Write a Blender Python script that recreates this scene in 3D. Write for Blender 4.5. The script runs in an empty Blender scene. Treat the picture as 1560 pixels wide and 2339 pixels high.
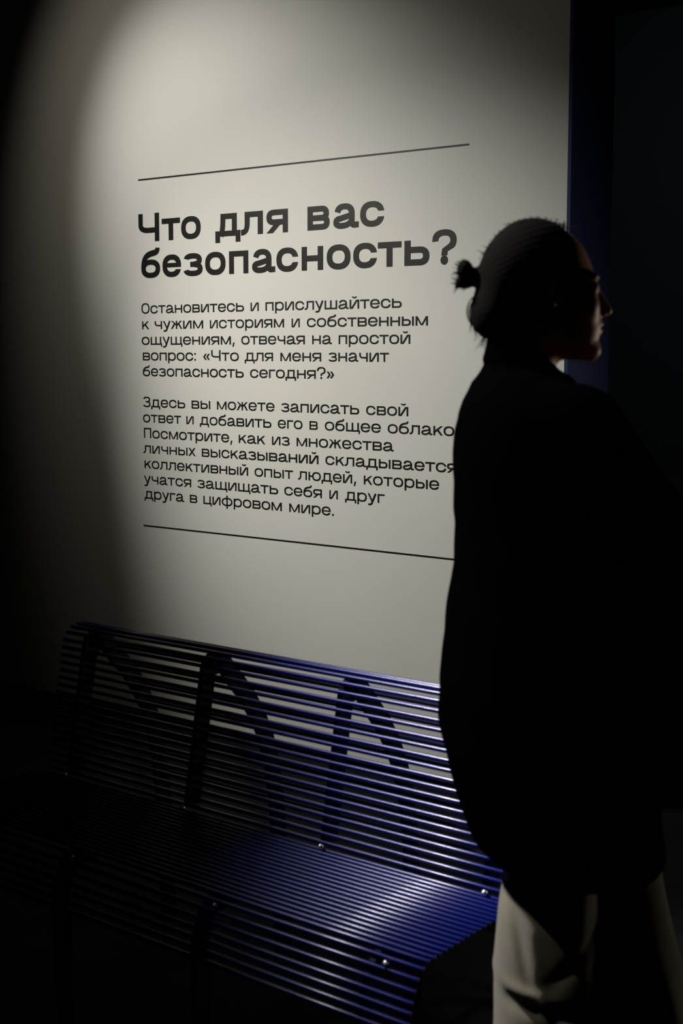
# -*- coding: utf-8 -*-
import bpy, bmesh, math, random
import numpy as np
from mathutils import Vector

random.seed(7)
rng = np.random.default_rng(7)
SC = bpy.context.scene
COL = SC.collection

# ------------------------------------------------------------------ camera, world, lamps, exposure
CAM_H = 1.45
YAW = math.radians(51.2226)      # angle between the lettered wall and the viewing direction
PITCH = math.radians(6.4534)
WALL_Y = 3.87
cam_data = bpy.data.cameras.new('camera')
cam = bpy.data.objects.new('camera', cam_data)
COL.objects.link(cam)
cam.location = (0, 0, CAM_H)
cam.rotation_euler = (math.pi / 2 - PITCH, 0, math.pi / 2 - YAW)
cam_data.sensor_fit = 'VERTICAL'
cam_data.sensor_height = 36.0
cam_data.lens = 36.0 * 3249.0 / 2339.0
cam_data.clip_start = 0.05
cam_data.dof.use_dof = True
cam_data.dof.focus_distance = 4.75
cam_data.dof.aperture_fstop = 5.6
SC.camera = cam

world = bpy.data.worlds.new('dark_gallery')
SC.world = world
world.use_nodes = True
world.node_tree.nodes['Background'].inputs[0].default_value = (0.010, 0.013, 0.012, 1)
world.node_tree.nodes['Background'].inputs[1].default_value = 0.05

SC.view_settings.view_transform = 'Standard'
SC.view_settings.look = 'None'
SC.view_settings.gamma = 1.0
SC.view_settings.use_curve_mapping = False
SC.view_settings.exposure = 0.0


def spot(name, loc, aim, half_deg, blend, watts, radius, color):
    d = bpy.data.lights.new(name, 'SPOT')
    d.energy = watts
    d.color = color
    d.spot_size = math.radians(half_deg * 2)
    d.spot_blend = blend
    d.shadow_soft_size = radius
    o = bpy.data.objects.new(name, d)
    COL.objects.link(o)
    o.location = loc
    o.rotation_euler = (Vector(aim) - Vector(loc)).to_track_quat('-Z', 'Y').to_euler()
    return o


K = 49.3
spot('lettering_spot', (-4.800, 2.326, 3.438), (-3.436, WALL_Y, 1.768), 24.7, .97, K * 3.30, .03, (1.0, .965, .89))
spot('lettering_spill', (-4.800, 2.326, 3.438), (-3.436, WALL_Y, 1.768), 38.0, .965, K * .53, .03, (1.0, .90, .72))
spot('lower_wall_spot', (-5.039, 1.668, 3.191), (-2.581, WALL_Y, .638), 24.15, 1.0, K * 5.88, .03, (1.0, .96, .86))
spot('bench_spot', (-3.100, 1.336, 3.448), (1.75, WALL_Y, -2.30), 18.8, .97, K * 29.0, .10, (1.0, .97, 1.0))
spot('walkway_spot', (-1.64, .48, 3.40), (-1.06, 1.80, .36), 6.0, 1.0, K * 1.7, .03, (1.0, .94, .84))
spot('corridor_lamp', (-.20, 4.95, 1.00), (-1.55, 3.00, 1.20), 40.0, 1.0, K * 1.15, .12, (1.0, .86, .70))
spot('ambient_fill', (-1.5, -2.4, 3.3), (-3.0, 2.0, 1.2), 75.0, 1.0, K * .022, .15, (.80, 1.0, .82))  # added greenish ambient fill behind the camera, lifts the dark left wall
spot('rear_wall_fill', (-3.4, 5.6, 3.2), (-3.9, 8.5, 1.5), 60.0, 1.0, K * .6, .10, (.85, .95, 1.0))  # added fill hidden behind the lettered wall, keeps wall_rear from going black


# ------------------------------------------------------------------ helpers
def tag(o, label=None, cat=None, group=None, kind=None):
    if label: o['label'] = label
    if cat: o['category'] = cat
    if group: o['group'] = group
    if kind: o['kind'] = kind
    return o


def empty(name, loc=(0, 0, 0)):
    o = bpy.data.objects.new(name, None)
    COL.objects.link(o)
    o.location = loc
    o.empty_display_size = 0.1
    return o


def link_mesh(name, me, mats, parent=None):
    o = bpy.data.objects.new(name, me)
    COL.objects.link(o)
    for m in (mats if isinstance(mats, (list, tuple)) else [mats]):
        if not me.materials or m.name not in [q.name for q in me.materials]:
            me.materials.append(m)
    if parent:
        o.parent = parent
        o.matrix_parent_inverse.translation = -Vector(parent.location)
    return o


def mesh_from(name, verts, faces, mats, parent=None, smooth=False):
    me = bpy.data.meshes.new(name)
    me.from_pydata([tuple(map(float, v)) for v in verts], [], [tuple(map(int, f)) for f in faces])
    me.update()
    if smooth:
        me.polygons.foreach_set('use_smooth', [True] * len(me.polygons))
    return link_mesh(name, me, mats, parent)


def box(name, lo, hi, mat, parent=None, bevel=0.0):
    bm = bmesh.new()
    bmesh.ops.create_cube(bm, size=1)
    for v in bm.verts:
        v.co = Vector([lo[i] + (v.co[i] + .5) * (hi[i] - lo[i]) for i in range(3)])
    if bevel:
        bmesh.ops.bevel(bm, geom=bm.edges[:], offset=bevel, segments=2, affect='EDGES')
    me = bpy.data.meshes.new(name)
    bm.to_mesh(me)
    bm.free()
    return link_mesh(name, me, mat, parent)


def material(name, color, rough=.5, metallic=0.0, spec=.5, bump=None, tint=None, coat=0.0, sheen=0.0):
    m = bpy.data.materials.new(name)
    m.use_nodes = True
    nt = m.node_tree
    b = nt.nodes['Principled BSDF']
    b.inputs['Base Color'].default_value = (*color, 1)
    b.inputs['Roughness'].default_value = rough
    b.inputs['Metallic'].default_value = metallic
    b.inputs['Specular IOR Level'].default_value = spec
    b.inputs['Coat Weight'].default_value = coat
    b.inputs['Coat Roughness'].default_value = .12
    b.inputs['Sheen Weight'].default_value = sheen
    tc = nt.nodes.new('ShaderNodeTexCoord')
    if tint:
        scale, amount = tint
        n = nt.nodes.new('ShaderNodeTexNoise')
        n.inputs['Scale'].default_value = scale
        n.inputs['Detail'].default_value = 6
        nt.links.new(tc.outputs['Object'], n.inputs['Vector'])
        r = nt.nodes.new('ShaderNodeValToRGB')
        r.color_ramp.elements[0].position = .3
        r.color_ramp.elements[1].position = .7
        r.color_ramp.elements[0].color = (*[c * (1 - amount) for c in color], 1)
        r.color_ramp.elements[1].color = (*[min(1, c * (1 + amount)) for c in color], 1)
        nt.links.new(n.outputs['Fac'], r.inputs['Fac'])
        nt.links.new(r.outputs['Color'], b.inputs['Base Color'])
    if bump:
        scale, strength, dist = bump
        n = nt.nodes.new('ShaderNodeTexNoise')
        n.inputs['Scale'].default_value = scale
        n.inputs['Detail'].default_value = 3
        nt.links.new(tc.outputs['Object'], n.inputs['Vector'])
        bp = nt.nodes.new('ShaderNodeBump')
        bp.inputs['Strength'].default_value = strength
        bp.inputs['Distance'].default_value = dist
        nt.links.new(n.outputs['Fac'], bp.inputs['Height'])
        nt.links.new(bp.outputs['Normal'], b.inputs['Normal'])
    return m


M_WALL = material('matte_white_paint', (.80, .80, .77), .75, spec=.25, bump=(260, .10, .002), tint=(3, .02))
M_BLUE_WALL = material('blue_wall_paint', (.007, .025, .12), .6, spec=.3, bump=(200, .1, .002))
M_NAVY = material('navy_wall_paint', (.016, .019, .022), .7, spec=.3, bump=(150, .1, .002))
M_DARK = material('black_gallery_paint', (.022, .024, .020), .8, spec=.2, bump=(150, .1, .002))
M_FLOOR = material('dark_floor', (.0080, .0082, .0088), .9, spec=.02, bump=(60, .15, .003), tint=(8, .15))
M_VINYL = material('black_vinyl', (.006, .0065, .0055), .42, spec=.45)
M_TUBE = material('blue_enamel', (.0008, .0052, .095), .27, metallic=0.0, spec=.55, coat=0, bump=(500, .06, .001))
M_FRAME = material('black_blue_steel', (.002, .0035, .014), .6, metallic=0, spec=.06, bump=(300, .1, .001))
M_BOLT = material('zinc_bolt', (.75, .75, .78), .22, metallic=1.0, spec=.5)
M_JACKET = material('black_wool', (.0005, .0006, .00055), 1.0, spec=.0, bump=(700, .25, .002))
M_TROUSER = material('beige_cotton', (.145, .135, .096), .9, spec=.1, bump=(600, .25, .001), tint=(30, .06), sheen=.1)
M_SKIN = material('skin', (.50, .27, .17), .5, spec=.35, bump=(300, .06, .001), tint=(18, .06))
M_HAIR = material('dark_brown_hair', (.0018, .0012, .0009), .9, spec=.02, bump=(220, .3, .002))
M_SHOE = material('black_leather', (.01, .01, .01), .4, spec=.5, bump=(200, .1, .001))
M_SOLE = material('rubber_sole', (.02, .02, .02), .8, spec=.2)
M_LIP = material('lip_skin', (.36, .12, .09), .4, spec=.4)
M_STUD = material('silver_stud', (.9, .88, .82), .15, metallic=1.0)

# ------------------------------------------------------------------ the room
WALL_X1 = -2.216                      # free end of the lettered wall
END_T = .262                          # its thickness
ROOM = (-7.5, 5.0, -3.5, 8.5, 3.6)
tag(box('floor', (ROOM[0] - .2, ROOM[2] - .2, -.12), (ROOM[1] + .2, ROOM[3] + .2, 0), M_FLOOR), kind='structure')
tag(box('ceiling', (ROOM[0] - .2, ROOM[2] - .2, ROOM[4]), (ROOM[1] + .2, ROOM[3] + .2, ROOM[4] + .12), M_DARK), kind='structure')
tag(box('wall_left', (ROOM[0] - .2, ROOM[2], 0), (ROOM[0], ROOM[3], ROOM[4]), M_DARK), kind='structure')
tag(box('wall_right', (ROOM[1], ROOM[2], 0), (ROOM[1] + .2, ROOM[3], ROOM[4]), M_NAVY), kind='structure')
tag(box('wall_front', (ROOM[0], ROOM[2] - .2, 0), (ROOM[1], ROOM[2], ROOM[4]), M_DARK), kind='structure')
tag(box('wall_rear', (ROOM[0], ROOM[3], 0), (ROOM[1], ROOM[3] + .2, ROOM[4]), M_NAVY), kind='structure')
tag(box('wall_back', (ROOM[0], WALL_Y, 0), (WALL_X1 - .012, WALL_Y + END_T, ROOM[4]), M_WALL), kind='structure')
tag(box('trim_1', (WALL_X1 - .012, WALL_Y + .0, 0), (WALL_X1, WALL_Y + END_T, ROOM[4]), M_BLUE_WALL), kind='structure')


# ------------------------------------------------------------------ lettering: own geometric grotesque, x-height = 1
def supr(a, b, t, n=2.35):
    c, s = math.cos(t), math.sin(t)
    return (a * math.copysign(abs(c) ** (2 / n), c), b * math.copysign(abs(s) ** (2 / n), s))


class Pen:
    def __init__(self, s, h):
        self.s, self.h, self.q = s, h, []

    def rect(self, x0, y0, x1, y1):
        self.q.append([(x0, y0), (x1, y0), (x1, y1), (x0, y1)])

    def poly(self, *p):
        self.q.append(list(p))

    def strip(self, outer, inner):
        for i in range(len(outer) - 1):
            self.q.append([outer[i], outer[i + 1], inner[i + 1], inner[i]])

    def ring(self, cx, cy, a, b, t0=0, t1=360, s=None, h=None, n=2.35, seg=40):
        """superelliptic ring or arc; s and h are the side and top thickness"""
        s = self.s if s is None else s
        h = self.h if h is None else h
        k = max(6, int(seg * abs(t1 - t0) / 360))
        out, inn = [], []
        for i in range(k + 1):
            t = math.radians(t0 + (t1 - t0) * i / k)
            x, y = supr(a, b, t, n)
            out.append((cx + x, cy + y))
            x, y = supr(a - s, b - h, t, n)
            inn.append((cx + x, cy + y))
        self.strip(out, inn)

    def open_ring(self, cx, cy, a, b, yt, yb, side=1):
        """ring with an opening on one side, its ends cut level at yt and yb"""
        def cut(aa, bb, y):
            v = min(1, abs(y - cy) / bb) ** (2.35 / 2)
            return math.degrees(math.asin(v)) * (1 if y > cy else -1)
        o0, i0 = cut(a, b, yt), cut(a - self.s, b - self.h, yt)
        o1, i1 = 360 + cut(a, b, yb), 360 + cut(a - self.s, b - self.h, yb)
        out, inn = [], []
        for i in range(37):
            u = i / 36
            x, y = supr(a, b, math.radians(o0 + (o1 - o0) * u))
            out.append((cx + side * x, cy + y))
            x, y = supr(a - self.s, b - self.h, math.radians(i0 + (i1 - i0) * u))
            inn.append((cx + side * x, cy + y))
        self.strip(out, inn)

    def bowl(self, x0, y0, x1, y1, side=1):
        """level bars closed by a round end (right, or left when side is -1)"""
        r = min((y1 - y0) * .62, abs(x1 - x0) * .6)
        xe = x1 - side * r
        a, b = min(x0, xe), max(x0, xe)
        self.rect(a, y1 - self.h, b, y1)
        self.rect(a, y0, b, y0 + self.h)
        m = (y0 + y1) / 2
        if side > 0:
            self.ring(xe, m, r, (y1 - y0) / 2, -90, 90)
        else:
            self.ring(xe, m, r, (y1 - y0) / 2, 90, 270)

    def path(self, pts, w, w1=None):
        """constant-width stroke with butt ends"""
        w1 = w if w1 is None else w1
        L, Rr = [], []
        for i, p in enumerate(pts):
            a = pts[max(0, i - 1)]
            b = pts[min(len(pts) - 1, i + 1)]
            dx, dy = b[0] - a[0], b[1] - a[1]
            l = math.hypot(dx, dy)
            ww = (w + (w1 - w) * i / (len(pts) - 1)) / 2
            L.append((p[0] - dy / l * ww, p[1] + dx / l * ww))
            Rr.append((p[0] + dy / l * ww, p[1] - dx / l * ww))
        self.strip(L, Rr)

    def disc(self, cx, cy, r):
        self.q.append([(cx + r * math.cos(i * math.pi / 9), cy + r * 1.05 * math.sin(i * math.pi / 9)) for i in range(18)])


def curve(p0, p1, p2, p3, n=10):
    o = []
    for i in range(n + 1):
        t = i / n
        u = 1 - t
        o.append(tuple(u ** 3 * p0[k] + 3 * u * u * t * p1[k] + 3 * u * t * t * p2[k] + t ** 3 * p3[k] for k in (0, 1)))
    return o


def glyph(ch, s, h):
    """returns (polygons, width, left bearing, right bearing)"""
    p = Pen(s, h)
    sb, rb = .115, .075               # bearings beside a straight stem / a round
    ov = .018
    w, l, r = 1.2, sb, sb
    if ch in 'оО':
        H = 1.0 if ch == 'о' else 1.30
        w = 1.24 if ch == 'о' else 1.36
        l = r = rb
        p.ring(w / 2, H / 2, w / 2, H / 2 + ov)
    elif ch == 'с':
        w = 1.22
        l, r = rb, .05
        p.open_ring(w / 2, .5, w / 2, .5 + ov, .61, .46 - .08)
    elif ch == 'е':
        w = 1.20
        l = r = rb
        y0 = .425 if h < .2 else .43
        p.open_ring(w / 2, .5, w / 2, .5 + ov, y0 + .001, .300 if h < .2 else .335)
        p.rect(s * .6, y0, w - s * .4, y0 + h * .82)
    elif ch == 'т':
        w = 1.16
        l = r = .03
        p.rect(0, 1 - h, w, 1)
        p.rect(w / 2 - s / 2, 0, w / 2 + s / 2, 1)
    elif ch == 'н':
        w = 1.18
        p.rect(0, 0, s, 1)
        p.rect(w - s, 0, w, 1)
        p.rect(0, .5 - h / 2, w, .5 + h / 2)
    elif ch in 'пП':
        H = 1 if ch == 'п' else 1.29
        w = 1.14 if ch == 'п' else 1.22
        p.rect(0, 0, s, H)
        p.rect(w - s, 0, w, H)
        p.rect(0, H - h, w, H)
    elif ch in 'ий':
        w = 1.22
        p.rect(0, 0, s, 1)
        p.rect(w - s, 0, w, 1)
        g = s * 1.25
        p.poly((s * .6, 0), (s * .6 + g, 0), (w - s * .6, 1), (w - s * .6 - g, 1))
        if ch == 'й':
            p.ring(w / 2, 1.40, .32, .25, 192, 348, s * .72, h * .85)
    elif ch == 'л':
        w = 1.24
        l = .03
        x = .36
        p.rect(w - s, 0, w, 1)
        p.rect(x - s / 2, 1 - h, w, 1)
        p.path([(x, 1)] + curve((x, .62), (x, .20), (x - .08, h * .5), (0, h * .5 - .02), 12), s, h)
    elif ch == 'д':
        w = 1.46
        l = r = .03
        e = .20
        p.rect(0, 0, w, h)
        p.rect(0, -.27, s * .95, h)
        p.rect(w - s * .95, -.27, w, h)
        p.rect(w - e - s, 0, w - e, 1)
        p.rect(.31, 1 - h, w - e, 1)
        p.path(curve((.31 + s / 2, 1), (.31 + s / 2, .62), (.30 + s / 2, .35), (.20 + s / 2, 0), 10), s)
    elif ch == 'я':
        w = 1.20
        l = .05
        p.rect(w - s, 0, w, 1)
        p.bowl(w, .34, 0, 1, -1)
        p.poly((0, 0), (s * 1.25, 0), (w * .5 + s * .65, .36), (w * .5 - s * .65, .36))
    elif ch == 'в':
        w = 1.18
        r = rb
        p.rect(0, 0, s, 1)
        p.bowl(0, .5 - h / 2, w * .97, 1)
        p.bowl(0, 0, w, .5 + h / 2)
    elif ch in 'ьы':
        w = 1.18 if ch == 'ь' else 1.08
        r = rb
        p.rect(0, 0, s, 1)
        p.bowl(0, 0, w, .66 + h * .35)
        if ch == 'ы':
            p.rect(w + .17, 0, w + .17 + s, 1)
            w += .17 + s
            r = sb
    elif ch == 'а':
        w = 1.31
        l, r = rb, .02
        xs = 1.10 - s                 # right stem
        p.rect(xs, h * .6, xs + s, .60)
        # foot
        p.path(curve((xs + s / 2, .30), (xs + s / 2, .06), (xs + s * .7, h / 2), (w - .02, h / 2), 8), s * .9, h)
        p.rect(w - .10, 0, w, h)
        # top arc
        a = (xs + s - .06) / 2
        cx = .06 + a
        o, i_ = [], []
        for k in range(22):
            t = math.radians(168 * k / 21)
            x, y = supr(a, .43, t)
            o.append((cx + x, .59 + y))
            t = math.radians(172 * k / 21)
            x, y = supr(a - s, .43 - h, t)
            i_.append((cx + x, .59 + y))
        p.strip(o, i_)
        # bowl with a slanting roof
        p.ring(.42, .255, .42, .255 + ov, 95, 270)
        p.poly((.36, .53), (.36, .53 - h), (xs + s * .5, .655 - h), (xs + s * .5, .655))
        p.path(curve((.41, h / 2 - ov), (.62, h / 2 - ov), (.85, .12), (xs + s * .5, .36), 8), h)
    elif ch == 'б':
        w = 1.22
        l = r = rb
        p.ring(w / 2, .41, w / 2, .41 + ov)
        p.path([(s / 2, .40)] + curve((s / 2, .52), (s / 2 + .02, .98), (.42, 1.08), (.78, 1.13), 12)
               + curve((.86, 1.145), (1.02, 1.17), (1.07, 1.24), (1.07, 1.37), 6), s, s * .95)
    elif ch in 'зЗ':
        H = 1 if ch == 'з' else 1.30
        w = 1.16 if ch == 'з' else 1.22
        l, r = .05, rb
        m = H * .515
        hb = h * .95
        b1 = (H + ov - (m - hb / 2)) / 2
        b0 = (m + hb / 2 + ov) / 2
        p.ring(w * .49, H + ov - b1, w * .47, b1, 168, 0)
        p.ring(w * .49, H + ov - b1, w * .47, b1, 0, -80)
        p.ring(w / 2, -ov + b0, w / 2, b0, -168, 0)
        p.ring(w / 2, -ov + b0, w / 2, b0, 0, 80)
        p.rect(w * .36, m - hb / 2, w * .68, m + hb / 2)
    elif ch in 'чЧ':
        H = 1 if ch == 'ч' else 1.30
        w = 1.12 if ch == 'ч' else 1.36
        y = .36 if ch == 'ч' else .40
        p.rect(w - s, 0, w, H)
        p.rect(0, H - .30, s, H)
        rr = w * .46
        o, i_ = [(0, H - .2)], [(s, H - .2)]
        for k in range(13):
            t = math.radians(180 + 90 * k / 12)
            x, yy = supr(rr, .38, t)
            o.append((rr + x, y + .38 + yy))
            x, yy = supr(rr - s, .38 - h, t)
            i_.append((rr + x, y + .38 + yy))
        o.append((w - s * .5, y))
        i_.append((w - s * .5, y + h))
        p.strip(o, i_)
    elif ch == 'р':
        w = 1.22
        r = rb
        p.rect(0, -.33, s, 1)
        p.ring(w / 2, .5, w / 2, .5 + ov)
    elif ch == 'у':
        w = 1.14
        l = r = .03
        g = s * 1.12
        p.poly((0, 1), (g, 1), (w * .56 + g * .45, .02), (w * .56 - g * .45, .02))
        p.path([(w - g / 2, 1), (w * .52, .02)] + curve((w * .49, -.06), (w * .43, -.24), (w * .35, -.33 + h / 2), (.08, -.33 + h / 2), 8), g, h * 1.1)
    elif ch == 'к':
        w = 1.12
        r = .02
        g = s * 1.25
        p.rect(0, 0, s, 1)
        p.poly((s * .9, .27), (s * .9, .27 + g), (w - g - .02, 1), (w - .02, 1))
        p.poly((.38 - .02, .56), (.38 + g * .75, .70), (w, 0), (w - g, 0))
    elif ch == 'х':
        w = 1.14
        l = r = .02
        g = s * 1.25
        p.poly((0, 0), (g, 0), (w - .02, 1), (w - .02 - g, 1))
        p.poly((.02, 1), (.02 + g, 1), (w, 0), (w - g, 0))
    elif ch == 'ж':
        w = 1.68
        l = r = .02
        g = s * 1.2
        c = w / 2
        p.rect(c - s / 2, 0, c + s / 2, 1)
        for q in (-1, 1):
            p.poly((c + q * s * .3, .36), (c + q * s * .3, .36 + g), (c + q * (c - .03 - g), 1), (c + q * (c - .03), 1))
            p.poly((c + q * .26, .50), (c + q * (.26 + g * .62), .67), (c + q * c, 0), (c + q * (c - g), 0))
    elif ch == 'м':
        w = 1.46
        g = s * 1.12
        p.rect(0, 0, s, 1)
        p.rect(w - s, 0, w, 1)
        for q in (0, 1):
            f = (lambda x: x) if q == 0 else (lambda x: w - x)
            p.poly((f(0), 1), (f(g), 1), (f(w / 2 + g * .32), .04), (f(w / 2 - g * .5), .04))
    elif ch in 'шщ':
        w = 1.66
        p.rect(0, 0, s, 1)
        p.rect(w / 2 - s / 2, 0, w / 2 + s / 2, 1)
        p.rect(w - s, 0, w, 1)
        p.rect(0, 0, w, h)
        if ch == 'щ':
            p.rect(w, 0, w + .13, h)
            p.rect(w + .13 - s * .8, -.25, w + .13, h)
            w += .13
            r = .03
    elif ch == 'ц':
        w = 1.14
        p.rect(0, 0, s, 1)
        p.rect(w - s, 0, w, 1)
        p.rect(0, 0, w + .13, h)
        p.rect(w + .13 - s * .8, -.25, w + .13, h)
        w += .13
        r = .03
    elif ch == 'ю':
        w = 1.72
        r = rb
        p.rect(0, 0, s, 1)
        p.rect(0, .5 - h / 2, .6, .5 + h / 2)
        p.ring(w - .60, .5, .60, .5 + ov)
    elif ch == 'г':
        w = .88
        r = .02
        p.rect(0, 0, s, 1)
        p.rect(0, 1 - h, w, 1)
    elif ch == 'ф':
        w = 1.62
        l = r = rb
        p.ring(w / 2, .5, w / 2, .5 + ov)
        p.rect(w / 2 - s / 2, -.33, w / 2 + s / 2, 1.28)
    elif ch == '?':
        w = 1.14
        l = r = .06
        c = w / 2
        o, i_ = [], []
        for k in range(30):
            t = math.radians(184 - 224 * k / 29)
            x, y = supr(c, .43, t)
            o.append((c + x, .93 + y))
            x, y = supr(c - s, .43 - h, t)
            i_.append((c + x, .93 + y))
        e0, e1 = o[-1], i_[-1]
        o += [(c + s * .55, .50), (c + s * .5, .34)]
        i_ += [(c - s * .35, .60), (c - s * .5, .34)]
        p.strip(o, i_)
        p.disc(c, s * .62 - .02, s * .62)
    elif ch in '.:':
        w = s * 1.2
        p.disc(w / 2, w / 2, w / 2)
        if ch == ':':
            p.disc(w / 2, .84, w / 2)
    elif ch == ',':
        w = s * 1.5
        p.poly((0, -.26), (s * .8, -.26), (w, s * 1.2), (s * .45, s * 1.2))
    elif ch in '«»':
        w = 1.0
        g = s * 1.25
        q = []
        for k in (0, .46):
            q.append([(k, .5), (k + .30, .5 + .40), (k + .30 + g, .5 + .40), (k + g, .5)])
            q.append([(k, .5), (k + g, .5), (k + .30 + g, .5 - .40), (k + .30, .5 - .40)])
        w = .46 + .30 + g
        if ch == '»':
            q = [[(w - x, y) for x, y in g_] for g_ in q]
        for g_ in q:
            p.poly(*[(x, y * .95) for x, y in g_])
        l = r = .08
    return p.q, w, l, r


def word_polys(word, s, h):
    x, out = 0.0, []
    for i, c in enumerate(word):
        q, w, l, r = glyph(c, s, h)
        if i: x += l
        out += [[(x + a, b) for a, b in g] for g in q]
        x += w + r
        last = r
    return out, x - last


def lettering(name, polys, parent, depth=.0005):
    """polygons in wall coordinates (X, Z) become thin cut vinyl on the wall face"""
    V, Fc = [], []
    for gi, g in enumerate(polys):
        dep = depth + gi * 1.2e-6
        ar = sum(g[i][0] * g[(i + 1) % len(g)][1] - g[(i + 1) % len(g)][0] * g[i][1] for i in range(len(g)))
        if ar < 0: g = g[::-1]
        n, k = len(g), len(V)
        V += [(a, WALL_Y - dep, b) for a, b in g] + [(a, WALL_Y, b) for a, b in g]
        Fc.append(tuple(range(k, k + n)))
        for i in range(n):
            j = (i + 1) % n
            Fc.append((k + i, k + n + i, k + n + j, k + j))
    return mesh_from(name, V, Fc, M_VINYL, parent)


X0 = -4.0                              # the measures below are from this station on the wall
XH1, XH2 = .0822, .0308
heading = empty('wall_heading', (X0 - .117, WALL_Y, 1.70))
tag(heading, 'large bold black two-line question lettered on the pale wall', 'lettering')
H1 = [('Ч', -.1168, -.0027), ('т', .0114, .1097), ('о', .1156, .2181), ('д', .2932, .4188), ('л', .4218, .5291), ('я', .5464, .6479),
      ('в', .7384, .8382), ('а', .8551, .966), ('с', .9724, 1.0747)]
H2 = [('б', -.1044, -.0007), ('е', .0127, .1125), ('з', .1251, .2259), ('о', .2394, .3432), ('п', .3614, .4568), ('а', .4756, .5866),
      ('с', .5931, .6948), ('н', .7114, .8086), ('о', .8256, .9301), ('с', .9427, 1.0442), ('т', 1.0485, 1.1463), ('ь', 1.1596, 1.2602),
      ('?', 1.2725, 1.3678)]
for base, row in ((1.8688, H1[:3]), (1.8688, H1[3:6]), (1.8688, H1[6:]), (1.7316, H2[:-1]), (1.7316, H2[-1:])):
    polys = []
    for c, a, b in row:
        q, w, l, r = glyph(c, .288, .245)
        k = (b - a) / w
        polys += [[(X0 + a + x * k, base + y * XH1) for x, y in g] for g in q]
    lettering('word' if len(row) > 1 else 'question_mark', polys, heading)

TEXT1 = [(1.5945, [('Остановитесь', -.1076, .4336), ('и', .4663, .5064), ('прислушайтесь', .5391, 1.1485)]),
         (1.5342, [('к', -.1047, -.0663), ('чужим', -.0351, .2255), ('историям', .2605, .6274), ('и', .6634, .7012), ('собственным', .7345, 1.2564)]),
         (1.4741, [('ощущениям,', -.1086, .3856), ('отвечая', .4194, .7244), ('на', .7586, .8478), ('простой', .8785, 1.1849)]),
         (1.4138, [('вопрос:', -.1037, .1854), ('«Что', .2237, .4059), ('для', .4356, .574), ('меня', .6095, .7995), ('значит', .8326, 1.0963)]),
         (1.3530, [('безопасность', -.105, .4294), ('сегодня?»', .4617, .8583)])]
TEXT2 = [(1.2327, [('Здесь', -.1064, .1255), ('вы', .1598, .2579), ('можете', .2928, .5798), ('записать', .6121, .9689), ('свой', .9998, 1.1782)]),
         (1.1728, [('ответ', -.1079, .1021), ('и', .1305, .1695), ('добавить', .2022, .5641), ('его', .5956, .7122), ('в', .7452, .7835), ('общее', .8159, 1.063), ('облако.', 1.0927, 1.3800)]),
         (1.1114, [('Посмотрите,', -.1041, .37), ('как', .4025, .5341), ('из', .567, .6516), ('множества', .6846, 1.1177)]),
         (1.0519, [('личных', -.1087, .1783), ('высказываний', .2111, .7858), ('складывается', .8183, 1.3790)]),
         (.9919, [('коллективный', -.1037, .4481), ('опыт', .4805, .667), ('людей,', .6914, .956), ('которые', .9901, 1.3065)]),
         (.9316, [('учатся', -.1082, .1524), ('защищать', .1853, .5951), ('себя', .6254, .8016), ('и', .836, .8743), ('друг', .9071, 1.0803)]),
         (.8720, [('друга', -.1064, .1132), ('в', .1447, .1839), ('цифровом', .2166, .6126), ('мире.', .6487, .8564)])]
for nm, zb, rows, lab in (('wall_paragraph', 1.35, TEXT1, 'upper black paragraph of five lines directly under the bold question'),
                          ('wall_paragraph', .86, TEXT2, 'lower black paragraph of seven lines just above the bottom rule')):
    par = empty(nm, (X0 - .11, WALL_Y, zb))
    tag(par, lab, 'lettering', 'paragraphs lettered on the wall')
    for base, words in rows:
        for wd, a, b in words:
            q, w = word_polys(wd, .203, .178)
            k = (b - a) / w
            lettering('word', [[(X0 + a + x * k, base + y * XH2) for x, y in g] for g in q], par)
for z, lab in ((2.1049, 'thin black rule on the wall above the bold question'), (.7639, 'thin black rule on the wall below the lower paragraph')):
    o = lettering('rule_line', [[(X0 - .1147, z - .003), (X0 + 1.4130, z - .003), (X0 + 1.4130, z + .003), (X0 - .1147, z + .003)]], None)
    tag(o, lab, 'rule', 'rules above and below the wall text')

# ------------------------------------------------------------------ the slatted bench
BX0, BX1, TR = -2.632, -1.288, .0046    # ends of the rods, rod radius
BENCH = empty('slatted_bench', ((BX0 + BX1) / 2, 2.1, 0))
tag(BENCH, 'glossy blue steel rod bench with backrest standing before the lettered wall', 'bench')


def rod_mesh(x0, x1, r, n=12):
    V, Fc = [], []
    prof = [(x0, 0), (x0, r * .7), (x0 + r * .35, r)]
    prof += [(x0 + (x1 - x0) * k / 6, r) for k in range(1, 6)]
    prof += [(x1 - r * .35, r), (x1, r * .7), (x1, 0)]
    for x, rr in prof:
        for i in range(n):
            a = 2 * math.pi * i / n
            V.append((x, rr * math.cos(a), rr * math.sin(a)))
    for k in range(len(prof) - 1):
        for i in range(n):
            j = (i + 1) % n
            Fc.append((k * n + i, k * n + j, (k + 1) * n + j, (k + 1) * n + i))
    me = bpy.data.meshes.new('slat')
    me.from_pydata(V, [], Fc)
    me.validate()
    me.polygons.foreach_set('use_smooth', [True] * len(me.polygons))
    return me


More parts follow.
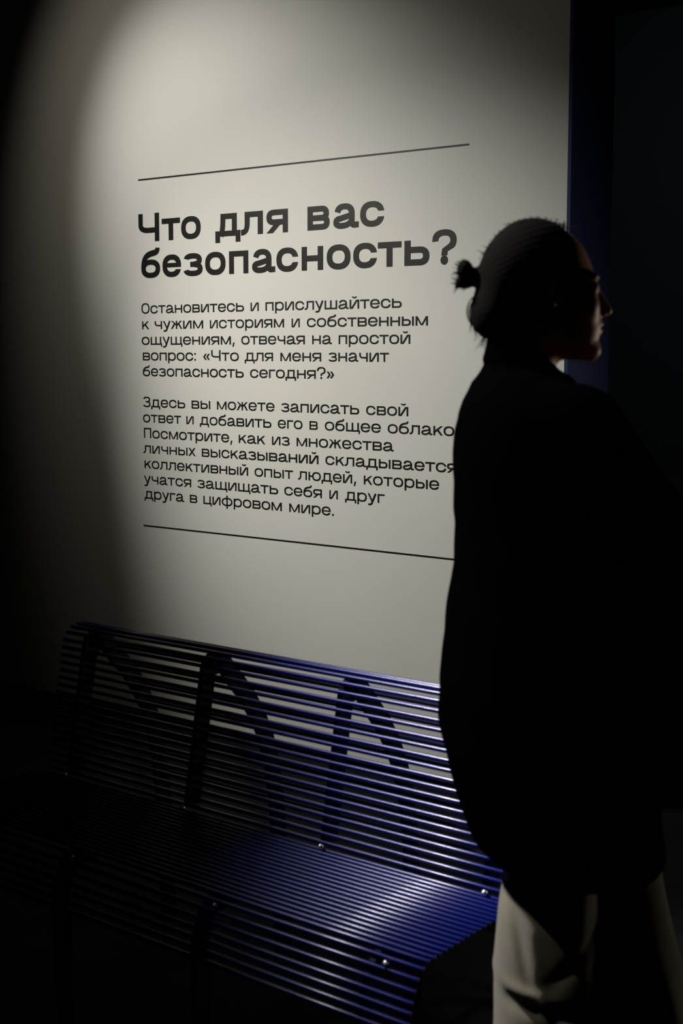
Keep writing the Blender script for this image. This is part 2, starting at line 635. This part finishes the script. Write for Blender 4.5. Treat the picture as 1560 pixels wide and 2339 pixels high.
ROD = rod_mesh(BX0, BX1, TR)
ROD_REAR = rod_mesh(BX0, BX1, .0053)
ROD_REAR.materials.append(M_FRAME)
BACK_PTS = [(2.2515, .7925), (2.2330, .7875), (2.2190, .7765), (2.2085, .7600)]
for i in range(1, 18):                  # straight, slightly reclined back
    t = i / 17.0
    BACK_PTS.append((2.2085 - .0565 * t, .7600 - .3000 * t))
SEAT_PTS = [(2.1385, .4500)]
for i in range(17):
    t = i / 16.0
    SEAT_PTS.append((2.1030 - (2.1030 - 1.8340) * t, .4590 - .0055 * t * t))
NOSE_PTS = [(1.8190, .4455), (1.8040, .4325), (1.7950, .4155), (1.7875, .3985), (1.7830, .3825), (1.7790, .3650), (1.7770, .3470)]
REAR_PTS = [(2.2705, .7910), (2.2900, .7780), (2.3280, .7345), (2.3765, .6795), (2.4115, .6255), (2.4395, .5735), (2.4555, .5255),
            (2.4680, .4780), (2.4760, .4300), (2.4820, .3820)]
slat0 = None
for (y, z) in BACK_PTS + SEAT_PTS + NOSE_PTS + REAR_PTS:
    if slat0 is None:
        slat0 = link_mesh('slat', ROD, M_TUBE, BENCH)
        o = slat0
    else:
        o = slat0.copy()
        COL.objects.link(o)
    o.location = (0, y, z)
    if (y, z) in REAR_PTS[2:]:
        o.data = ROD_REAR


def offset_path(pts, d):
    """shift a polyline sideways (to its left for d > 0)"""
    out = []
    for i, p in enumerate(pts):
        a, b = pts[max(0, i - 1)], pts[min(len(pts) - 1, i + 1)]
        dx, dy = b[0] - a[0], b[1] - a[1]
        l = math.hypot(dx, dy) or 1
        out.append((p[0] - dy / l * d, p[1] + dx / l * d))
    return out


def plate(name, strips, x, t, mat, parent):
    """flat plate of thickness t built from (outer, inner) bands in the Y-Z plane"""
    V, Fc = [], []
    for A, B in strips:
        k = len(V)
        n = len(A)
        for xx in (x - t / 2, x + t / 2):
            V += [(xx, *p) for p in A] + [(xx, *p) for p in B]
        m = 2 * n
        for i in range(n - 1):
            a, b, c, d = k + i, k + i + 1, k + n + i + 1, k + n + i
            Fc += [(a, b, c, d), (a + m, d + m, c + m, b + m), (a, a + m, b + m, b), (d, c, c + m, d + m)]
        Fc += [(k, k + n, k + n + m, k + m), (k + n - 1, k + n - 1 + m, k + 2 * n - 1 + m, k + 2 * n - 1)]
    me = bpy.data.meshes.new(name)
    me.from_pydata(V, [], Fc)
    me.update()
    bm = bmesh.new()
    bm.from_mesh(me)
    bmesh.ops.recalc_face_normals(bm, faces=bm.faces[:])
    bm.to_mesh(me)
    bm.free()
    return link_mesh(name, me, mat, parent)


front = BACK_PTS[1:] + SEAT_PTS + NOSE_PTS
inner_side = TR * .7
seat_only = SEAT_PTS + NOSE_PTS
back_only = [BACK_PTS[2]] + BACK_PTS[3:]
FX = [-2.563, -2.172, -1.781, -1.390]
proto = None
for fx in FX:
    a1, a2 = offset_path(back_only, inner_side), offset_path(back_only, .044)
    b1, b2 = offset_path(seat_only, inner_side), offset_path(seat_only, .040)
    leg_a = [NOSE_PTS[-1], (1.7790, .30), (1.7860, .15), (1.7960, 0)]
    leg_a = offset_path(leg_a, inner_side)
    leg_b = [(y + .042 - .004 * k, z) for k, (y, z) in enumerate(leg_a)]
    r = [(2.2560, .7850)] + REAR_PTS[1:] + [(2.4970, .24), (2.5000, .12), (2.5020, 0)]
    r1, r2 = offset_path(r, -inner_side), offset_path(r, -.046)
    r1[-1] = (r1[-1][0], 0)
    r2[-1] = (r2[-1][0], 0)
    tie = ([(2.12, .425), (2.30, .33), (2.46, .30)], [(2.12, .395), (2.30, .30), (2.46, .27)])
    cap = ([(2.2150, .7700), (2.2350, .7830), (2.2560, .7850)], [(2.2520, .7330), (2.2620, .7350), (2.2750, .7330)])
    f = plate('frame', [(a1, a2), (b1, b2), (leg_a, leg_b), (r1, r2), tie, cap], fx, .012, M_FRAME, BENCH)
    # button-head screws that hold the rods to this frame
    for (y, z, nx) in ((1.8020, .4410, .036), (2.1300, .4570, .016), (2.2120, .7540, .016)):
        bm = bmesh.new()
        bmesh.ops.create_uvsphere(bm, u_segments=14, v_segments=8, radius=.0048)
        bmesh.ops.create_cone(bm, cap_ends=True, segments=14, radius1=.0058, radius2=.0058, depth=.003)
        me = bpy.data.meshes.new('bolt')
        bm.to_mesh(me)
        bm.free()
        me.polygons.foreach_set('use_smooth', [True] * len(me.polygons))
        o = link_mesh('bolt', me, M_BOLT, f)
        o.location = (fx + nx, y, z + .004)
        o['label'] = 'small shiny screw head'

# ------------------------------------------------------------------ the person: signed distance shapes meshed with surface nets
FWD = np.array([-math.cos(YAW), math.sin(YAW), 0])
RGT = np.array([math.sin(YAW), math.cos(YAW), 0])
P_DIST = 2.20
P0 = P_DIST * FWD + .3030 * RGT          # foot point of the figure's axis


def sk(x, y):
    """figure drawing grid -> (forward of the figure's axis, height) in metres on her mid plane"""
    dy = y - 1169.5
    k = P_DIST / (3249 * math.cos(PITCH) - dy * math.sin(PITCH))
    return (x - 780) * k - .3030, CAM_H - k * (3249 * math.sin(PITCH) + dy * math.cos(PITCH))


def v3(x, y, t=0.0):
    s, z = sk(x, y)
    return np.array([s, t, z])


def smin(a, b, k):
    h = np.clip(.5 + .5 * (b - a) / k, 0, 1)
    return b + (a - b) * h - k * h * (1 - h)


class Grid:
    def __init__(self, xs, ys, zs):
        self.ax = [np.asarray(a, np.float32) for a in (xs, ys, zs)]
        self.X, self.Y, self.Z = np.meshgrid(*self.ax, indexing='ij', sparse=True)
        self.d = np.full([len(a) for a in self.ax], 9.0, np.float32)

    def add(self, d, k=.01):
        self.d = smin(self.d, d, k) if k > 0 else np.minimum(self.d, d)

    def cut(self, d):
        self.d = np.maximum(self.d, -d)

    def ell(self, c, r, rot=0.0):
        """ellipsoid, tilted by rot in the X-Z plane"""
        x, y, z = self.X - c[0], self.Y - c[1], self.Z - c[2]
        if rot:
            cs, sn = math.cos(rot), math.sin(rot)
            x, z = x * cs + z * sn, -x * sn + z * cs
        k0 = np.sqrt((x / r[0]) ** 2 + (y / r[1]) ** 2 + (z / r[2]) ** 2)
        k1 = np.sqrt((x / r[0] ** 2) ** 2 + (y / r[1] ** 2) ** 2 + (z / r[2] ** 2) ** 2) + 1e-6
        return k0 * (k0 - 1) / k1

    def cap(self, a, b, ra, rb, flat=1.0):
        """tapering capsule"""
        a, b = np.asarray(a, float), np.asarray(b, float)
        ab = b - a
        x, y, z = self.X - a[0], (self.Y - a[1]), self.Z - a[2]
        h = np.clip((x * ab[0] + y * ab[1] + z * ab[2]) / float(ab @ ab), 0, 1)
        q = np.sqrt((x - ab[0] * h) ** 2 + ((y - ab[1] * h) * flat) ** 2 + (z - ab[2] * h) ** 2)
        return q - (ra + (rb - ra) * h)

    def stack(self, rows, n=2.3):
        """elliptical cross sections: rows of (z, back, front, half width[, y centre])"""
        rows = sorted(rows)
        zs = [r[0] for r in rows]
        Zf = self.ax[2]
        back = np.interp(Zf, zs, [r[1] for r in rows])
        frnt = np.interp(Zf, zs, [r[2] for r in rows])
        half = np.interp(Zf, zs, [r[3] for r in rows])
        yc = np.interp(Zf, zs, [(r[4] if len(r) > 4 else 0) for r in rows])
        c, a = (back + frnt) / 2, (frnt - back) / 2
        q = ((np.abs(self.X - c) / a) ** n + (np.abs(self.Y - yc) / half) ** n) ** (1 / n)
        d = (q - 1) * np.minimum(a, half)
        return np.maximum(d, np.maximum(self.Z - zs[-1], zs[0] - self.Z)).astype(np.float32)

    def mesh(self):
        d = self.d
        ins = d < 0
        nx, ny, nz = d.shape
        acc = np.zeros((nx - 1, ny - 1, nz - 1), np.int16)
        for i in (0, 1):
            for j in (0, 1):
                for k in (0, 1):
                    acc += ins[i:nx - 1 + i, j:ny - 1 + j, k:nz - 1 + k]
        act = (acc > 0) & (acc < 8)
        ids = -np.ones(act.shape, np.int64)
        cells = np.argwhere(act)
        ids[act] = np.arange(len(cells))
        pos = np.zeros((len(cells), 3))
        cnt = np.zeros(len(cells))
        cor = [(i, j, k) for i in (0, 1) for j in (0, 1) for k in (0, 1)]
        for a in cor:
            for ax in range(3):
                if a[ax]: continue
                b = list(a)
                b[ax] = 1
                ia, ib = cells + a, cells + b
                da, db = d[tuple(ia.T)], d[tuple(ib.T)]
                m = (da < 0) != (db < 0)
                t = np.where(m, da / np.where(m, da - db, 1), 0)
                pa = np.stack([self.ax[q][ia[:, q]] for q in range(3)], 1)
                pb = np.stack([self.ax[q][ib[:, q]] for q in range(3)], 1)
                pos += np.where(m[:, None], pa + (pb - pa) * t[:, None], 0)
                cnt += m
        pos /= cnt[:, None]
        faces = []
        for ax in range(3):
            sh = [slice(None)] * 3
            s0, s1 = list(sh), list(sh)
            s0[ax], s1[ax] = slice(0, -1), slice(1, None)
            ch = ins[tuple(s0)] != ins[tuple(s1)]
            u, w = (ax + 1) % 3, (ax + 2) % 3
            e = np.argwhere(ch)
            e = e[(e[:, u] > 0) & (e[:, w] > 0) & (e[:, u] < d.shape[u] - 1) & (e[:, w] < d.shape[w] - 1)]
            fl = ins[tuple(e.T)]
            q = []
            for du, dw in ((1, 1), (0, 1), (0, 0), (1, 0)):
                c = e.copy()
                c[:, u] -= du
                c[:, w] -= dw
                q.append(ids[tuple(c.T)])
            q = np.stack(q, 1)
            q[~fl] = q[~fl][:, ::-1]
            faces.append(q)
        return pos, np.concatenate(faces)


def axis(*segs):
    """non-uniform axis: (start, stop, step), ..."""
    out = []
    for a, b, s in segs:
        out += list(np.arange(a, b, s))
    return np.array(out + [segs[-1][1]])


person = empty('person', tuple(P0))
tag(person, 'person in long black jacket and wide beige trousers walking past the bench', 'person')


def place(pos):
    return P0[None, :] + pos[:, :1] * RGT[None, :] + pos[:, 1:2] * FWD[None, :] + pos[:, 2:3] * np.array([[0, 0, 1.0]])


def sdf_object(name, g, mat, smooth_it=1):
    pos, faces = g.mesh()
    o = mesh_from(name, place(pos), faces, mat, person, smooth=True)
    return o


# --- body: one continuous figure (head, neck, trunk, arms, hands, legs)
g = Grid(axis((-.20, .02, .005), (.02, .115, .0022), (.115, .46, .006)), axis((-.26, -.09, .006), (-.09, .09, .003), (.09, .26, .006)), axis((.03, 1.38, .008), (1.38, 1.68, .0024)))
# skull, face and jaw
g.add(g.ell(v3(1230, 627), (.0790, .070, .0755)), 0)
g.add(g.ell(v3(1298, 682), (.044, .055, .068), .06), .012)
g.add(g.ell(v3(1318, 755), (.034, .040, .040), -.2), .025)
g.add(g.ell(v3(1348, 797), (.0135, .020, .012)), .012)                     # chin
for q in (-1, 1):
    g.add(g.cap(v3(1345, 806, q * .012), v3(1240, 757, q * .052), .011, .013), .018)   # jaw line
    g.add(g.ell(v3(1340, 636, q * .030), (.0135, .022, .007)), .008)        # brow
    g.cut(g.ell(v3(1361, 655, q * .031), (.0095, .0145, .0075)))           # eye socket
    g.add(g.ell(v3(1343, 657, q * .031), (.0115, .0125, .0115)), .002)     # eyeball
    g.add(g.ell(v3(1330, 700, q * .036), (.018, .020, .020)), .015)        # cheek
    g.add(g.ell(v3(1230, 655, q * .074), (.017, .006, .030), -.15), .004)  # ear
    g.cut(g.ell(v3(1234, 655, q * .081), (.009, .005, .018), -.15))
    g.add(g.ell(v3(1372, 717, q * .0085), (.007, .0055, .0055)), .004)     # nostril
g.add(g.cap(v3(1352, 650), v3(1384, 708), .0065, .0085), .008)             # nose
g.add(g.ell(v3(1386, 711), (.0068, .0075, .0062)), .005)
g.add(g.ell(v3(1364, 741), (.0085, .019, .0050)), .006)                    # upper lip
g.add(g.ell(v3(1362, 757), (.0085, .017, .0052)), .005)                    # lower lip
g.cut(g.ell(v3(1375, 748.5), (.010, .022, .0010)))
g.add(g.cap(v3(1335, 802), v3(1262, 800), .0125, .0150, .55), .010)          # under the jaw
# neck and trunk
g.add(g.cap(v3(1206, 745), v3(1194, 880), .046, .049, 1.02), .014)
g.add(g.stack([(sk(0, y)[1], sk(b, y)[0], sk(f, y)[0], w) for y, b, f, w in (
    (880, 1150, 1262, .07), (910, 1105, 1300, .155), (1000, 1085, 1345, .165), (1150, 1085, 1360, .150), (1350, 1105, 1335, .130),
    (1500, 1090, 1345, .140), (1700, 1120, 1370, .150), (1800, 1170, 1370, .140))]), .03)
HIP = [v3(1225, 1800, -.08), v3(1290, 1800, .08)]
KNEE = [v3(1240, 2250, -.066), v3(1440, 2230, .044)]
ANK = [v3(1215, 2860, -.066), v3(1475, 2830, .044)]
for h_, k_, a_ in zip(HIP, KNEE, ANK):
    g.add(g.cap(h_, k_, .070, .052), .02)
    g.add(g.cap(k_, (k_ + a_) / 2 + np.array([-.012, 0, .04]), .052, .052), .02)
    g.add(g.cap((k_ + a_) / 2 + np.array([-.012, 0, .04]), a_, .052, .036), .02)
    g.add(g.cap(a_, a_ + np.array([.0, 0, -.03]), .036, .038), .01)
# arms bent forward, hands with palm, four fingers and a thumb closing on nothing but air before her
SHO = [v3(1262, 968, -.150), v3(1255, 968, .150)]
ELB = [v3(1440, 1235, -.190), v3(1455, 1190, .185)]
WRI = [v3(1655, 1235, -.120), v3(1665, 1205, .110)]
for q, (s_, e_, w_) in zip((-1, 1), zip(SHO, ELB, WRI)):
    g.add(g.cap(s_, e_, .050, .040), .02)
    g.add(g.cap(e_, w_, .040, .026), .012)
    f_ = (w_ - e_) / np.linalg.norm(w_ - e_)
    palm = w_ + f_ * .045
    g.add(g.cap(w_, palm, .026, .028, 1.5), .01)
    up = np.array([0, 0, 1.0])
    for n_, (hz, ln) in enumerate(((.021, .070), (.008, .078), (-.006, .072), (-.019, .056))):
        b0 = palm + f_ * .022 + up * hz
        b1 = b0 + f_ * ln * .45 + np.array([0, -q * .006, -.004])
        b2 = b1 + f_ * ln * .30 + np.array([0, -q * .016, -.006])
        b3 = b2 + f_ * ln * .10 + np.array([0, -q * .018, -.006])
        g.add(g.cap(b0 - f_ * .02, b1, .0085, .0080), .003)
        g.add(g.cap(b1, b2, .0080, .0072), .002)
        g.add(g.cap(b2, b3, .0072, .0062), .002)
    t0 = w_ + f_ * .022 + up * .020
    t1 = t0 + f_ * .030 + up * .022 + np.array([0, -q * .010, 0])
    t2 = t1 + f_ * .030 + up * .006 + np.array([0, -q * .010, 0])
    g.add(g.cap(t0, t1, .0115, .0095), .006)
    g.add(g.cap(t1, t2, .0095, .0075), .002)
sdf_object('body', g, M_SKIN)

# --- hair: close cap, low roll at the nape, bun and loose strands
g = Grid(axis((-.175, .11, .0028)), axis((-.085, .085, .0028)), axis((1.40, 1.68, .0028)))
g.add(g.ell(v3(1216, 620), (.0765, .0765, .0805)), 0)
g.add(g.ell(v3(1158, 655), (.0430, .066, .062)), .02)
g.add(g.ell(v3(1122, 720), (.0310, .056, .034), .1), .03)
g.add(g.ell(v3(1165, 735), (.045, .058, .026)), .02)
face = g.ell(v3(1404, 728), (.076, .10, .098), .0)
g.cut(face)
g.cut(g.ell(v3(1300, 800), (.075, .12, .052)))
g.add(g.cap(v3(1105, 632), v3(1076, 630), .0130, .0105), .012)              # gathered tail
g.add(g.ell(v3(1062, 618), (.0125, .0165, .0165)), .006)                    # bun
g.add(g.ell(v3(1066, 640), (.0130, .0150, .0120)), .006)
g.add(g.cap(v3(1058, 648), v3(1042, 655), .0070, .0030), .006)
X_, Y_, Z_ = g.X, g.Y, g.Z
g.d = g.d + .0003 * np.sin(Z_ * 700 - (X_ + .1) * 260 + 2 * np.sin(X_ * 50))
hair = sdf_object('hair', g, M_HAIR)
V, Fc = [], []


def strand(pts, r0):
    """thin tapering lock of hair through four control points"""
    P_ = [np.array(p) for p in pts]
    n, base = 12, len(V)
    for i in range(n + 1):
        t = i / n
        u = 1 - t
        c = u ** 3 * P_[0] + 3 * u * u * t * P_[1] + 3 * u * t * t * P_[2] + t ** 3 * P_[3]
        r = r0 * 1.7 * (1 - .75 * t)
        for k in range(4):
            a = k * math.pi / 2
            V.append(c + np.array([math.cos(a) * r, math.sin(a) * r * .9, math.sin(a + .7) * r]))
    for i in range(n):
        for k in range(4):
            Fc.append((base + i * 4 + k, base + i * 4 + (k + 1) % 4, base + i * 4 + 4 + (k + 1) % 4, base + i * 4 + 4 + k))


def loose(x, y, dx, dy, curl, r0, t=0.0):
    a = v3(x, y, t)
    b = v3(x + dx * .35, y + dy * .35 - curl * .3, t + random.uniform(-.006, .006))
    c = v3(x + dx * .7, y + dy * .7 - curl, t + random.uniform(-.01, .01))
    d = v3(x + dx, y + dy, t + random.uniform(-.012, .012))
    strand((a, b, c, d), r0)


for i in range(70):                       # flyaways over the crown
    x = random.uniform(1165, 1300)
    y = 512 + ((x - 1228) / 100) ** 2 * 26
    loose(x, y, random.uniform(-22, 22), random.uniform(-18, 2), random.uniform(-4, 12), random.uniform(.0004, .0008), random.uniform(-.03, .03))
for i in range(34):                       # back of the crown
    x = random.uniform(1100, 1165)
    y = 525 + (1165 - x) * .9
    loose(x, y, random.uniform(-18, 2), random.uniform(-10, 10), random.uniform(-6, 6), .0005, random.uniform(-.03, .03))
for i in range(46):                       # frayed bun
    a = random.uniform(0, 2 * math.pi)
    loose(1062 + 15 * math.cos(a), 625 + 22 * math.sin(a), 12 * math.cos(a) - 4, 14 * math.sin(a) + 3, random.uniform(-8, 8), .0006, random.uniform(-.01, .01))
for i in range(30):                       # tuft hanging from the bun
    loose(1055 + random.uniform(-5, 5), 640 + random.uniform(-6, 8), random.uniform(-24, -8), random.uniform(-2, 26), random.uniform(-5, 5), .0008, random.uniform(-.008, .008))
for i in range(26):                       # loops of loose hair at the nape
    y = random.uniform(690, 745)
    loose(1082 + random.uniform(-3, 4), y, random.uniform(-6, 14), random.uniform(15, 45), random.uniform(-4, 4), .0006, random.uniform(-.03, .03))
for i in range(22):
    loose(1108 + random.uniform(-6, 6), 765 + random.uniform(-6, 6), random.uniform(-22, 0), random.uniform(8, 42), random.uniform(-6, 6), .0004, random.uniform(-.02, .02))
strand((v3(1085, 676), v3(1060, 690), v3(1062, 735), v3(1085, 748)), .0012)
strand((v3(1085, 680), v3(1066, 700), v3(1068, 735), v3(1088, 752)), .0009)
V = [P0 + p[0] * RGT + p[1] * FWD + np.array([0, 0, p[2]]) for p in V]
o = mesh_from('loose_hair', V, Fc, M_HAIR, None, smooth=True)
o.parent = hair
o['kind'] = 'stuff'

# --- ear stud on the side turned to us
bm = bmesh.new()
bmesh.ops.create_uvsphere(bm, u_segments=12, v_segments=8, radius=.0027)
me = bpy.data.meshes.new('ear_stud')
bm.to_mesh(me)
bm.free()
o = link_mesh('ear_stud', me, M_STUD, person)
c = v3(1252, 700, -.0735)
o.location = tuple(P0 + c[0] * RGT + c[1] * FWD + np.array([0, 0, c[2]]))
o['label'] = 'tiny silver stud'

# --- jacket: long, loose, with collar, sleeves and a rounded hem
g = Grid(axis((-.20, .36, .0055)), axis((-.31, .31, .0055)), axis((.60, 1.52, .0055)))
rows = [(sk(0, y)[1], sk(b, y)[0], sk(f, y)[0], w) for y, b, f, w in (
    (842, 1122, 1262, .060), (852, 1098, 1290, .090), (872, 1079, 1306, .130), (895, 1070, 1322, .160), (915, 1060, 1338, .180), (945, 1049, 1352, .195),
    (985, 1039, 1372, .205), (1040, 1034.5, 1392, .212), (1080, 1034.5, 1405, .216), (1120, 1037, 1415, .220), (1165, 1039, 1424, .222), (1195, 1043, 1430, .224),
    (1215, 1042, 1432, .225), (1270, 1036, 1438, .228), (1330, 1030, 1444, .230), (1400, 1021, 1450, .234), (1480, 1011, 1456, .238), (1560, 1003.5, 1463, .240),
    (1640, 1003.5, 1471, .241), (1700, 1013, 1478, .240), (1760, 1028, 1485, .238), (1820, 1046, 1492, .235), (1865, 1061, 1498, .231), (1895, 1077, 1503, .227),
    (1912, 1092, 1503, .222), (1926, 1112, 1496, .216), (1938, 1140, 1480, .205))]
rows = [(z_, b_, f_, w_ * .93, -.012) for z_, b_, f_, w_ in rows]
g.add(g.stack(rows), 0)
g.add(g.stack([(sk(0, y)[1], sk(b, y)[0], sk(f, y)[0], w) for y, b, f, w in ((754, 1116, 1215, .054), (768, 1113, 1222, .055), (800, 1106, 1242, .058), (822, 1100, 1258, .062), (828, 1106, 1264, .063), (850, 1096, 1276, .068), (880, 1085, 1300, .085))], 2.1), .008)          # standing collar
for q, (s_, e_, w_) in zip((-1, 1), zip(SHO, ELB, WRI)):
    g.add(g.cap(s_ + np.array([0.012, 0, -.006]), e_, .072, .074), .03)
    g.add(g.cap(e_, w_ - (w_ - e_) * .12, .072, .056), .02)
X_, Y_, Z_ = g.X, g.Y, g.Z
g.d = g.d + .0022 * np.sin(Z_ * 46 + X_ * 30 + 2.2 * np.sin(Y_ * 17)) * np.sin(Y_ * 24 + Z_ * 9)
# open hem
g.cut(g.stack([(z_ - .005, b_ + .012, f_ - .012, w_ - .012) for z_, b_, f_, w_, _y in rows[-5:]] + [(.55, rows[-1][1] + .012, rows[-1][2] - .012, rows[-1][3] - .012)]))
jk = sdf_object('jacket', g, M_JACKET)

# --- wide trousers with a crease behind the knee
g = Grid(axis((-.17, .30, .005)), axis((-.24, .24, .005)), axis((.035, .86, .005)))
L0 = [(y, b, f, w) for y, b, f, w in ((1780, 1150, 1340, .070), (1880, 1143, 1345, .088), (1960, 1140, 1345, .096), (2040, 1130, 1348, .100), (2150, 1122, 1350, .098),
                                     (2250, 1119, 1350, .098), (2339, 1117, 1345, .098), (2600, 1110, 1335, .102), (2865, 1100, 1335, .108))]
L1 = [(y, b, f, w) for y, b, f, w in ((1780, 1200, 1470, .070), (1890, 1240, 1500, .088), (2000, 1240, 1519, .104), (2100, 1252, 1540, .108), (2200, 1270, 1562, .110),
                                     (2339, 1345, 1580, .102), (2600, 1360, 1600, .105), (2840, 1365, 1615, .110))]
for L_, yc in ((L0, -.066), (L1, .040)):
    g.add(g.stack([(sk(0, y)[1], sk(b, y)[0], sk(f, y)[0], w, yc) for y, b, f, w in L_], 2.15), .018)
X_, Y_, Z_ = g.X, g.Y, g.Z


def fold(a, b, depth, wid):
    """a soft valley (positive) or ridge (negative) along a line on the near side"""
    (s0, z0), (s1, z1) = sk(*a), sk(*b)
    dx, dz = s1 - s0, z1 - z0
    h = np.clip(((X_ - s0) * dx + (Z_ - z0) * dz) / (dx * dx + dz * dz), 0, 1)
    q = (X_ - s0 - dx * h) ** 2 + (Z_ - z0 - dz * h) ** 2
    return depth * np.exp(-q / wid ** 2) * (.35 + .65 * np.sin(np.pi * np.clip(h, .08, .92))) * (Y_ < .0)


g.d = g.d + fold((1150, 2205), (1330, 2225), .011, .013) + fold((1215, 2160), (1330, 2060), .006, .012) + fold((1150, 1990), (1180, 2160), .006, .008) \
    + fold((1205, 2170), (1212, 2240), -.007, .008) + fold((1190, 2300), (1220, 2240), .007, .012) + fold((1130, 2170), (1200, 2178), -.006, .010) \
    + fold((1220, 2250), (1340, 2300), .006, .012) + fold((1180, 2000), (1200, 2160), -.004, .010)
g.d = g.d + .0022 * np.sin(X_ * 62 + 2 * np.sin(Z_ * 14) + Y_ * 40) * np.sin(Z_ * 11 + X_ * 16)
sdf_object('trousers', g, M_TROUSER)

# --- shoes
for a_ in ANK:
    g = Grid(axis((a_[0] - .09, a_[0] + .21, .006)), axis((a_[1] - .06, a_[1] + .06, .005)), axis((.022, .13, .004)))
    g.add(g.cap((a_[0] - .030, a_[1], .055), (a_[0] + .060, a_[1], .048), .036, .038, 1.0), 0)
    g.add(g.cap((a_[0] + .060, a_[1], .045), (a_[0] + .155, a_[1], .038), .038, .027, .85), .02)
    g.add(g.cap((a_[0] - .012, a_[1], .06), (a_[0], a_[1], .115), .036, .038), .015)
    g.d = np.maximum(g.d, .026 - g.Z)
    sh = sdf_object('shoe', g, M_SHOE)
    V, Fc = [], []
    n = 28
    for zz in (0.0, .027):
        for i in range(n):
            t = 2 * math.pi * i / n
            w_ = .041 if math.cos(t) < 0 else .041 - .004 * math.cos(t)
            p = np.array([a_[0] + .052 + .128 * math.cos(t), a_[1] + w_ * math.copysign(abs(math.sin(t)) ** .8, math.sin(t)), zz])
            V.append(P0 + p[0] * RGT + p[1] * FWD + np.array([0, 0, p[2]]))
    Fc = [tuple(range(n))[::-1], tuple(range(n, 2 * n))] + [(i, (i + 1) % n, n + (i + 1) % n, n + i) for i in range(n)]
    so = mesh_from('sole', V, Fc, M_SOLE, None)
    so.parent = sh
